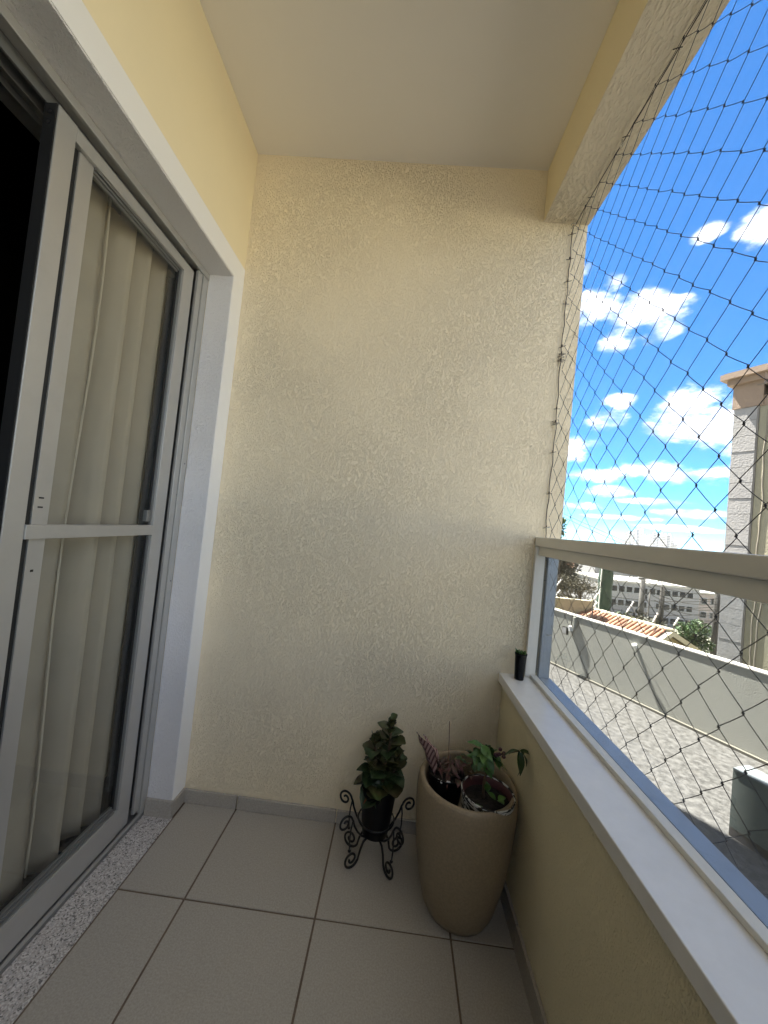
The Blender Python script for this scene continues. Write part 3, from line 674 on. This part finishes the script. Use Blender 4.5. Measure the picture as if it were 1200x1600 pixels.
ch(wbox(2.06, 2.76, 2.90, 4.3, 5.421, 5.56), 'cornice', m_pink, nb)
ch(wbox(1.95, 2.84, 2.80, 4.4, 5.561, 5.70), 'cornice', m_pink, nb)
ch(wbox(2.00, 2.80, 2.85, 4.35, 5.701, 5.735), 'coping', mat('stained_coping', (.16, .14, .12), .9, var=.4, vscale=9), nb)
ch(wbox(2.841, 14, 3.00, 3.6, 5.051, 5.20), 'cornice', m_pink, nb)
ch(wbox(2.841, 14, 2.92, 3.7, 5.201, 5.30), 'cornice', m_pink, nb)
ch(wbox(2.60, 14, 2.98, 3.6, 5.301, 5.33), 'coping', bpy.data.materials['stained_coping'], nb)
cb = [W(2.80, 3.02, z)+WD*(.018*sin(z*3.1)+.01*sin(z*8)) for z in [4.7-.2*i for i in range(38)]]
ch(MB().tube(cb, .012, 6), 'cable', mat('grey_cable', (.14, .13, .11), .8), nb)
cb = [W(2.90, 3.02, z)+WD*(.03*sin(z*2.1)+.01*sin(z*7)) for z in [1.2-.2*i for i in range(17)]]
ch(MB().tube(cb, .014, 6), 'cable', bpy.data.materials['grey_cable'], nb)

# terracotta roofed house beyond the wall
m_terra = mat('terracotta_tile', (.42, .17, .08), .8, var=.6, vscale=7, col2=(.16, .08, .05), bump=.3, bscale=60)
m_hcream = mat('cream_fascia', (0.353, 0.328, 0.235), .7); m_hyel = mat('yellow_house_wall', (0.302, 0.244, 0.109), .8, grime=.1)
hs = empty('tiled_house', W(0, 3, -3), label='small yellow house with a terracotta barrel tile roof just beyond the boundary wall', cat='house')
RZ, SP, S0, S1 = -.895, 1.7, -1.42, 1.20; sl_ = math.tan(rad(22))
ch(wbox(S0+.1, S1-.15, 3-SP+.25, 3+SP-.25, -4, RZ-SP*sl_+.0), 'wall', m_hyel, hs)
gb = []
for s in (S1-.15, S1-.25):
    gb += [W(s, 3-SP+.25, RZ-SP*sl_), W(s, 3+SP-.25, RZ-SP*sl_), W(s, 3, RZ-.10)]
ch(MB().add(gb, [(0, 1, 2), (5, 4, 3), (0, 3, 4, 1), (1, 4, 5, 2), (2, 5, 3, 0)]), 'gable', m_hyel, hs)
for sg in (-1, 1):
    O = W(S0, 3, RZ-.05); dn = -WNn*sg*SP+Vector((0, 0, -SP*sl_))
    ch(MB().obox(O, WD*(S1-S0), dn, Vector((0, 0, .03))), 'roof_deck', m_joint, hs)
    O = W(S1, 3, RZ-.13); ch(MB().obox(O, WD*.05, dn*1.02, Vector((0, 0, .13))), 'fascia', m_hcream, hs)
# barrel tiles: half pipes, one mesh shared
nseg = 7; tw, tl_ = .105, .44
tv = []; tf = []
for e, (yy, rr) in enumerate(((0, 1.0), (tl_, .82))):
    for thk in (0, 1):
        for i in range(nseg+1):
            a = pi*i/nseg; r_ = tw*.5*rr-(.012*thk); tv.append((r_*cos(a), yy, r_*sin(a)))
n1 = nseg+1
for i in range(nseg):
    tf += [(i, i+1, 2*n1+i+1, 2*n1+i), (n1+i, 3*n1+i, 3*n1+i+1, n1+i+1), (i, n1+i, n1+i+1, i+1), (2*n1+i, 2*n1+i+1, 3*n1+i+1, 3*n1+i)]
tme = MB().add(tv, tf).mesh('roof_tile', True)
m_t = [mat('terracotta_tile', c, .8, var=.5, vscale=9, bump=.3, bscale=60) for c in ((.34, .165, .095), (.27, .12, .07), (.20, .10, .065), (.36, .24, .16))]
tmes = []
for mm in m_t:
    q = tme.copy(); q.materials.append(mm); tmes.append(q)
random.seed(4)
ncol = int((S1-S0)/.125)
for sg in (-1, 1):
    dn = (-WNn*sg*SP+Vector((0, 0, -SP*sl_))).normalized()
    upv = WD.cross(dn)*(1 if sg < 0 else -1); upv = upv if upv.z > 0 else -upv
    X = dn.cross(upv); Rm = Matrix((X, -dn*1.0, upv)).transposed()
    if Rm.determinant() < 0: Rm = Matrix((-X, -dn, upv)).transposed()
    for c_ in range(ncol):
        for r_ in range(5):
            o = bpy.data.objects.new('roof_tile', random.choice(tmes)); COL.objects.link(o); o.parent = hs
            pos = W(S0+.07+c_*.1265, 3, RZ-.016)+dn*(.04+.36*(r_+1)-.02+random.uniform(-.008, .008))-hs.location
            o.matrix_local = Matrix.Translation(pos) @ Rm.to_4x4() @ Matrix.Rotation(rad(2.2), 4, 'X')
for k in range(8):
    a, b = S0+k*(S1-S0)/8, S0+(k+1)*(S1-S0)/8+.03
    ch(MB().tube([W(a, 3, RZ+.012), W(b, 3, RZ+.008)], [.066, .058], 10), 'ridge_tile', m_hcream, hs, smooth=True)

# terrain falling away to the city
m_ground = mat('city_ground', (.16, .17, .11), .95, var=.6, vscale=.05, col2=(.30, .28, .25), detail=8)
def gz(x, y):
    d = max(0, (Vector((x, y, 0))-WA).dot(-WNn))
    z = -3.2-.135*d if d < 200 else -30.2-.004*(d-200)
    if d > 900: z += (d-900)*.012
    return z
vs = []; fs = []; nr, na = 60, 64
dists = [0.17]+[.6*1.165**i for i in range(nr) if .6*1.165**i < 3000]
ext = [-3600, -2500, -1500, -800, -400, -200, -100, -60, -40, -30]+[-25+i*2.5 for i in range(21)]+[30, 40, 60, 100, 200, 400, 800, 1500, 2500, 3600]
for i, d_ in enumerate(dists):
    for j, s in enumerate(ext):
        p = W(s, d_, 0); vs.append((p.x, p.y, gz(p.x, p.y)+.12*sin(p.x*.9)*cos(p.y*.7) if d_ > .3 else -3.2))
ne = len(ext)
for i in range(len(dists)-1):
    for j in range(ne-1): k = i*ne+j; fs.append((k, k+1, k+ne+1, k+ne))
MB().add(vs, fs).build('ground', m_ground, None, smooth=True, kind='structure')
box('lower_ground', m_ground, -900, 900, -900, 900, -45, -44, kind='structure')

# yellow-green bank with low cream wall on the left
P12 = lambda u, z, dd=0: Vector((5.18+u*1.2, 12.31+u*.06+dd, z))
gw = empty('garden_wall', P12(0, -1.0), label='low cream garden wall beyond the boundary wall in front of the dark trees', cat='wall')
ch(MB().obox(P12(-1.5, -2.6), Vector((3.06, .15, 0)), Vector((0, .12, 0)), Vector((0, 0, 1.93))), 'wall', mat('beige_garden_wall', (.33, .29, .19), .85, grime=.3), gw)
ch(MB().obox(P12(-1.5, -.668), Vector((3.06, .15, 0)), Vector((0, .14, 0)), Vector((0, 0, .035))), 'coping', m_hcream, gw)
ch(MB().obox(P12(1.03, -2.6), Vector((.05, .0, 0)), Vector((0, .16, 0)), Vector((0, 0, 2.02))), 'gate_post', m_hcream, gw)
m_grass = mat('yellow_green_bank', (.19, .20, .05), .95, var=.4, vscale=5, bump=1, bscale=20, bdist=.05)
bk = MB().obox(P12(-1.5, -2.6, -.5), Vector((1.9, .1, 0)), Vector((0, .48, 0)), Vector((0, 0, 1.66))).build('grass_bank', m_grass, None, kind='structure')

# foliage
def leaf_cloud(name, mt, parent, blobs, n, size, loc=Vector((0, 0, 0)), flat=.5):
    vs = []; fs = []
    for k in range(n):
        c, r_ = random.choices(blobs, weights=[b[1][0]**2 for b in blobs])[0]
        d = Vector((random.gauss(0, 1), random.gauss(0, 1), random.gauss(0, 1))).normalized()*(random.random()**.45)
        p = Vector(c)+Vector((d.x*r_[0], d.y*r_[1], d.z*r_[2]))-loc
        a = Vector((random.gauss(0, 1), random.gauss(0, 1), random.gauss(0, flat))).normalized(); b = a.cross(Vector((random.gauss(0, 1), random.gauss(0, 1), random.gauss(0, 1)))).normalized()
        s = size*random.uniform(.6, 1.4); i = len(vs)
        vs += [p-a*s, p+b*s*.38, p+a*s, p-b*s*.38]; fs.append((i, i+1, i+2, i+3))
    return MB().add(vs, fs).build(name, mt, parent)
m_ftree = mat('dark_tree_leaf', (.022, .028, .012), .6, var=.5, vscale=2, col2=(.035, .027, .016))
m_fbrown = mat('dry_brown_leaf', (.055, .05, .025), .7, var=.4, vscale=3)
m_fgreen = mat('mid_green_leaf', (0.029, 0.071, 0.013), .55, var=.45, vscale=3)
m_trunk = mat('tree_bark', (.06, .045, .032), .9, bump=.5, bscale=20)
def tree(name, base, top, blobs, n, size, mt, label, cat='tree', branches=14, group=None, rad0=.12):
    t = empty(name, base, label=label, cat=cat, group=group); base = Vector(base)
    tk = MB(); tk.tube([Vector((0, 0, 0)), (Vector(top)-base)*.5+Vector((.08, 0, 0)), Vector(top)-base], [rad0, rad0*.75, rad0*.35], 8)
    for k in range(branches):
        c, r_ = random.choice(blobs); s = base.lerp(Vector(top), random.uniform(.45, .95))-base
        e = Vector(c)-base+Vector((random.uniform(-1, 1)*r_[0], random.uniform(-1, 1)*r_[1], random.uniform(-.6, 1)*r_[2]))
        m_ = s.lerp(e, .5)+Vector((0, 0, .12*(e-s).length)); tk.tube([s, m_, e], [rad0*.3, rad0*.18, rad0*.05], 5)
    tk.build('trunk', m_trunk, t, smooth=True)
    leaf_cloud('crown', mt, t, blobs, n, size, loc=base); return t
random.seed(31)
tree('dark_tree', (6.0, 15.2, -3.4), (6.1, 15.2, .6), [((5.9, 15.0, .55), (.8, .7, .6)), ((6.7, 15.3, .35), (.7, .6, .6)), ((5.5, 15.1, -.1), (.6, .6, .6)), ((6.4, 15.1, -.25), (.9, .6, .5))], 9000, .06, m_ftree, 'dense dark tree left of the green column beyond the boundary wall', branches=40)
tree('dry_shrub', (6.8, 14.2, -3.2), (6.9, 14.2, -.3), [((6.3, 14.1, -.35), (.75, .4, .36)), ((7.1, 14.3, -.40), (.55, .4, .36)), ((5.6, 14.1, -.4), (.5, .4, .3))], 2600, .045, m_fbrown, 'dry brownish shrub behind the low cream garden wall', cat='shrub', branches=50, rad0=.05)
tree('tall_tree', (5.5, 12.95, -3.2), (5.45, 12.9, 1.7), [((5.42, 12.85, 1.58), (.14, .2, .34)), ((5.36, 12.85, 1.88), (.20, .2, .10)), ((5.2, 12.85, 1.4), (.18, .2, .3))], 420, .075, m_fgreen, 'green leafy branch tips showing beside the balcony pillar above the railing', branches=10, rad0=.03)
tree('green_bush', (11.5, 15.2, -4.9), (11.6, 15.2, -1.7), [((11.35, 15.0, -1.75), (.42, .4, .34)), ((11.9, 15.1, -1.7), (.45, .4, .42)), ((11.7, 15, -2.2), (.7, .4, .4))], 3000, .06, m_fgreen, 'green bush between the tiled house and the block pilaster', cat='bush', branches=20)
random.seed(77)
for k, (x, y, zt) in enumerate(((9.9, 15.5, -1.15), (10.6, 17.2, -1.6), (8.3, 18.5, -1.0), (13.6, 24, -2.9), (15.2, 25, -3.1), (18.5, 30, -4.0), (20.5, 31, -4.2), (24, 40, -5.8), (29, 44, -6.6))):
    tree('far_tree', (x, y, gz(x, y)), (x, y, zt-.45), [((x, y, zt-.75), (.8+.02*y, .7+.02*y, .5+.012*y)), ((x+.7, y, zt-1.1), (.8+.01*y, .6, .6))], 900, .06+.0025*y, (m_ftree, m_fgreen, m_fbrown)[k % 3],
         '%s scrubby tree below the white apartment block, %s' % (('dark', 'green', 'dry brown')[k % 3], ('nearest', 'next nearest', 'beside the column', 'behind the concrete pole', 'behind the dark pole', 'halfway down', 'right of the halfway one', 'near the block', 'farthest')[k]), branches=12, group='scrubby trees below the white apartment block', rad0=.08)

# green column
m_gcol = mat('green_mesh_cladding', (.012, .045, .027), .7, var=.35, vscale=7, bump=.5, bscale=30, bdist=.02)
gc = empty('green_column', (8.98, 16.46, gz(9, 16.5)), label='dark green cylindrical column with a pale edge strip beyond the tiled roof', cat='column')
ch(MB().lathe([(.0, gz(9, 16.5)), (.27, gz(9, 16.5)), (.25, -1.6), (.29, -1.2), (.255, -.7), (.285, -.2), (.25, .2), (.29, .6), (.26, 1.02), (.0, 1.04)], 28, c=(9.0, 16.46)), 'cladding', m_gcol, gc, smooth=True)
ch(MB().tube([(8.70, 16.30, gz(9, 16.5)), (8.72, 16.30, 1.0)], .022, 6), 'edge_strip', m_white, gc)
ch(MB().tube([(9.0, 16.46, 1.03), (9.0, 16.46, 1.10)], .28, 24), 'top_cap', m_gcol, gc)

# utility poles and wires
m_pole = mat('concrete_pole', (.07, .068, .065), .9, var=.2, vscale=3); m_pole_d = mat('dark_timber_pole', (.018, .017, .016), .9)
def pole(x, y, z0, z1, r_, mt, label, arm=True):
    p = empty('utility_pole', (x, y, z0), label=label, cat='utility pole')
    MB().tube([(0, 0, 0), (0, 0, z1-z0)], [r_*1.25, r_*.85], 10).build('post', mt, p, smooth=True)
    if arm:
        MB().obox((-.9, -.9, z1-z0-.5), (1.8, 1.8, 0), (.06, -.06, 0), (0, 0, .1)).build('crossarm', m_pole_d, p)
        for t in (-.8, -.3, .3, .8): MB().lathe([(.001, z1-z0-.4), (.045, z1-z0-.39), (.045, z1-z0-.3), (.001, z1-z0-.27)], 8, c=(t, t)).build('insulator', m_white, p)
    return p
pole(16.6, 25.9, gz(16.6, 25.9), -.25, .17, m_pole, 'pale concrete utility pole in front of the white apartment block')
pole(17.95, 25.95, gz(17.9, 25.9), -1.1, .16, m_pole_d, 'short dark timber utility pole right of the concrete pole', False)
pole(17.1, 25.9, gz(17, 26), -1.5, .05, m_pole, 'thin grey pole between the two thicker utility poles', False)
pole(21.7, 26.2, gz(21.7, 26.2), -.4, .17, m_pole_d, 'dark utility pole beside the whitewashed block pilaster')
def wires(name, a, b, n, spread, sag, r_, label):
    w = empty(name, a, label=label, cat='wires'); a = Vector(a); b = Vector(b)
    for k in range(n):
        o = Vector((0, 0, -spread*k))+Vector((.1*k, -.1*k, 0))
        pts = [(b-a)*t-Vector((0, 0, 4*sag*(1+.25*k)*t*(1-t)))+o for t in [i/16 for i in range(17)]]
        MB().tube(pts, r_, 4).build('wire', m_pole_d, w)
    return w
wires('power_wires', (16.6, 25.9, -.6), (21.7, 26.2, -.9), 7, .28, .25, .020, 'bundle of dark power wires strung between the poles')
wires('power_wires', (21.7, 26.2, -1.7), (12.6, 26.5, -2.0), 4, .35, .35, .020, 'lower sagging dark wires running left from the right pole')
wires('power_wires', (4.2, 20.4, 4.3), (21.4, 22.5, -1.0), 2, .22, .15, .010, 'pair of thin wires slanting down across the sky above the railing')

# slanted rods of an electric fence on the far boundary
rods = [((4.91, 11.28, .07), (4.73, 11.28, -.19)), ((4.90, 11.29, -.25), (4.74, 11.29, -.48)), ((6.07, 11.34, -.15), (5.89, 11.34, -.45)), ((6.02, 11.34, -.50), (5.90, 11.34, -.68)), ((7.08, 11.39, -.37), (6.90, 11.39, -.71)), ((7.82, 11.43, -.64), (7.70, 11.43, -.91)), ((8.45, 11.46, -.71), (8.33, 11.47, -.95))]
ORD = ['leftmost upper', 'leftmost lower', 'second upper', 'second lower', 'third', 'fourth', 'rightmost', 'eighth', 'ninth']
for kk, (a, b) in enumerate(rods):
    ef = empty('fence_rod', b, label=ORD[kk]+' slanted white fence rod counted from the left above the tiled roof', cat='fence rod', group='slanted white electric fence rods')
    a, b = Vector(a)-Vector(b), Vector((0, 0, 0))
    MB().tube([b, a], .014, 6).build('rod', m_white, ef)
    MB().tube([Vector((0, 0, -2.4)), b], .014, 6).build('rod_post', m_pole, ef)
    for t in (.25, .6, .95): MB().tube([a*t-Vector((.02, 0, -.012)), a*t+Vector((.02, 0, -.012))], .016, 6).build('insulator', m_white, ef)

# white apartment block, four storeys
m_wb = mat('white_facade', (0.235, 0.235, 0.244), .85, var=.08, vscale=.3, grime=.2, dscale=.4); m_wb2 = mat('pinkish_grey_facade', (0.302, 0.260, 0.244), .85, var=.1, vscale=.3)
m_win = mat('dark_window_glass', (.012, .014, .018), .5, spec=.2); m_shut = mat('grey_window_frame', (.30, .31, .32), .6)
def facade_block(name, O, dirx, L, D, z0, z1, floors, fh, cols, label, mw, ww=1.35, wh=1.3, skip=.12, ztop=1.0, group=None, cat='building', left=2.0, side=None):
    O = Vector(O); dx_ = Vector(dirx).normalized(); dn_ = Vector((-dx_.y, dx_.x, 0))
    if dn_.dot(O) < 0: dn_ = -dn_
    b_ = empty(name, O+Vector((0, 0, z0)), label=label, cat=cat, group=group)
    MB().obox((0, 0, 0), dx_*L, dn_*D, (0, 0, z1-z0)).build('wall', mw, b_)
    MB().obox(-dx_*.25-dn_*.25+Vector((0, 0, z1-z0+.01)), dx_*(L+.5), dn_*(D+.5), (0, 0, .35)).build('parapet', m_cap, b_)
    for f in range(floors):
        for c_ in range(cols):
            if random.random() < skip: continue
            x = left+c_*(L-2*left)/(max(cols-1, 1)); zc = z1-z0-ztop-.6-f*fh
            fr = MB().obox(dx_*(x-ww/2)-dn_*.10+Vector((0, 0, zc-wh/2)), dx_*ww, dn_*.099, (0, 0, wh)).build('window', m_shut, b_)
            MB().obox(dx_*(x-ww/2+.10)-dn_*.13+Vector((0, 0, zc-wh/2+.10)), dx_*(ww-.2), dn_*.029, (0, 0, wh-.2)).build('pane', m_win, fr)
    if side:
        for f in range(floors):
            for t in (.25, .55, .8):
                zc = z1-z0-ztop-.6-f*fh; Oc = dx_*(L+.001)+dn_*(D*t)
                MB().obox(Oc+Vector((0, 0, zc-.6)), dx_*.08, dn_*1.1, (0, 0, 1.2)).build('window', m_win, b_)
    return b_
random.seed(8)
facade_block('white_apartment_block', (42.0, 77.2, 0), (.998, .06, 0), 19.5, 12, -17, -5.6, 4, 2.75, 11, 'long white apartment block with rows of dark windows down the hill', m_wb, skip=.08, ztop=.7)
facade_block('rear_apartment_block', (61.7, 79, 0), (.998, .06, 0), 6.5, 10, -17, -6.4, 4, 2.75, 3, 'pinkish grey apartment wing adjoining the right end of the white block', m_wb2, skip=0, ztop=.8, left=1.2)
facade_block('tall_rear_block', (60, 116, 0), (1, .06, 0), 22, 12, -25, -4.2, 4, 2.9, 9, 'pale block with small windows rising behind the white apartment block', m_wb, skip=.1, ztop=.8)
facade_block('long_rear_block', (84, 118, 0), (1, .06, 0), 26, 12, -25, -6.0, 3, 2.9, 11, 'second pale block to the right behind the white apartment block', m_wb2, skip=.1, ztop=.8)

# city houses down the slope
cols_w = [mat('house_wall', c, .85) for c in ((.50, .48, .44), (.42, .38, .32), (.34, .36, .38), (.48, .44, .34))]
cols_r = [mat('house_roof', c, .85) for c in ((.34, .15, .09), (.26, .28, .30), (.16, .24, .36), (.44, .43, .40), (.30, .18, .13))]
def house_mesh(kind):
    me_w = MB().box(-5, 5, -4, 4, 0, 4.5).mesh('wall')
    rv_ = [(-5.4, -4.5, 4.5), (5.4, -4.5, 4.5), (5.4, 4.5, 4.5), (-5.4, 4.5, 4.5), (-5.4, 0, 6.2), (5.4, 0, 6.2)]
    me_r = MB().add(rv_, [(0, 1, 5, 4), (2, 3, 4, 5), (0, 4, 3), (1, 2, 5), (3, 2, 1, 0)]).mesh('roof')
    wm = MB()
    for x in (-3, 0, 3): wm.box(x-.6, x+.6, -4.06, -4.001, 1.3, 2.7)
    return me_w, me_r, wm.mesh('windows')
random.seed(12)
variants = []
for w_ in cols_w:
    for r_ in cols_r:
        a, b, c_ = house_mesh(0); a.materials.append(w_); b.materials.append(r_); c_.materials.append(m_win); variants.append((a, b, c_))
cnt = 0
for k in range(150):
    azd = random.uniform(23, 42); dist = 95+700*random.random()**1.4
    x, y = dist*sin(rad(azd)), dist*cos(rad(azd))
    if 40 < x < 115 and y < 132: continue
    h = empty('hillside_house', (x, y, gz(x, y)), random.uniform(-.6, .6), label='small distant house with a coloured roof down in the valley', cat='house', group='distant houses in the valley')
    s = random.uniform(.8, 1.35); h.scale = (s, s, s*random.uniform(.9, 1.9))
    v_ = random.choice(variants)
    for nm, me in zip(('wall', 'roof', 'windows'), v_): link(nm, me, None, h)
# skyline towers
m_tow = mat('pale_tower', (0.462, 0.470, 0.487), .85); m_tow2 = mat('grey_tower', (.36, .38, .42), .85)
random.seed(14)
def tower(px_az, d_, w_, top, mt, lab):
    x, y = d_*sin(rad(px_az)), d_*cos(rad(px_az)); z0 = gz(x, y)-2
    t = empty('tower_block', (x, y, z0), -rad(px_az)+random.uniform(-.3, .3), label=lab, cat='tower', group='pale towers on the horizon')
    H = top-z0
    MB().box(-w_/2, w_/2, -w_/2, w_/2, 0, H).build('wall', mt, t)
    MB().box(-w_/5, w_/5, -w_/5, w_/5, H+.01, H+5).build('roof_box', m_tow2, t)
    sb = MB()
    for f in range(int(H/6)):
        for c_ in (-.3, 0, .3): sb.box(w_*c_-w_*.09, w_*c_+w_*.09, -w_/2-.4, -w_/2-.05, f*6+2, f*6+4.4)
    sb.build('windows', m_win, t)
TW = 0
for a_, top in ((30.55, 50), (30.95, 58), (31.35, 66), (31.75, 74), (32.1, 70), (32.45, 52), (33.1, 50), (33.45, 60), (33.8, 64), (34.15, 62), (34.5, 60), (34.9, 58), (35.25, 42), (35.6, 30)):
    TW += 1
    n_ = ['first', 'second', 'third', 'fourth', 'fifth', 'sixth', 'seventh', 'eighth'][(TW-1) if TW < 7 else (TW-7)]
    tower(a_, 1800+random.uniform(-60, 60), random.uniform(9, 12), top*1.2+random.uniform(-3, 3), random.choice((m_tow, m_tow, m_tow2)),
          '%s tower from the left in the %s skyline cluster on the horizon' % (n_, 'left' if TW < 7 else 'right'))

# thin summer haze over the valley
m_hz = bpy.data.materials.new('haze'); m_hz.use_nodes = True; hn = m_hz.node_tree; hn.nodes.clear()
ho = hn.nodes.new('ShaderNodeOutputMaterial'); hv = hn.nodes.new('ShaderNodeVolumePrincipled'); hv.inputs['Color'].default_value = (.86, .92, 1, 1); hv.inputs['Density'].default_value = .00003
hn.links.new(hv.outputs[0], ho.inputs['Volume'])
box('haze', m_hz, -4300, 4300, -4300, 4300, -120, 130, kind='stuff')
scene.cycles.volume_bounces = 0
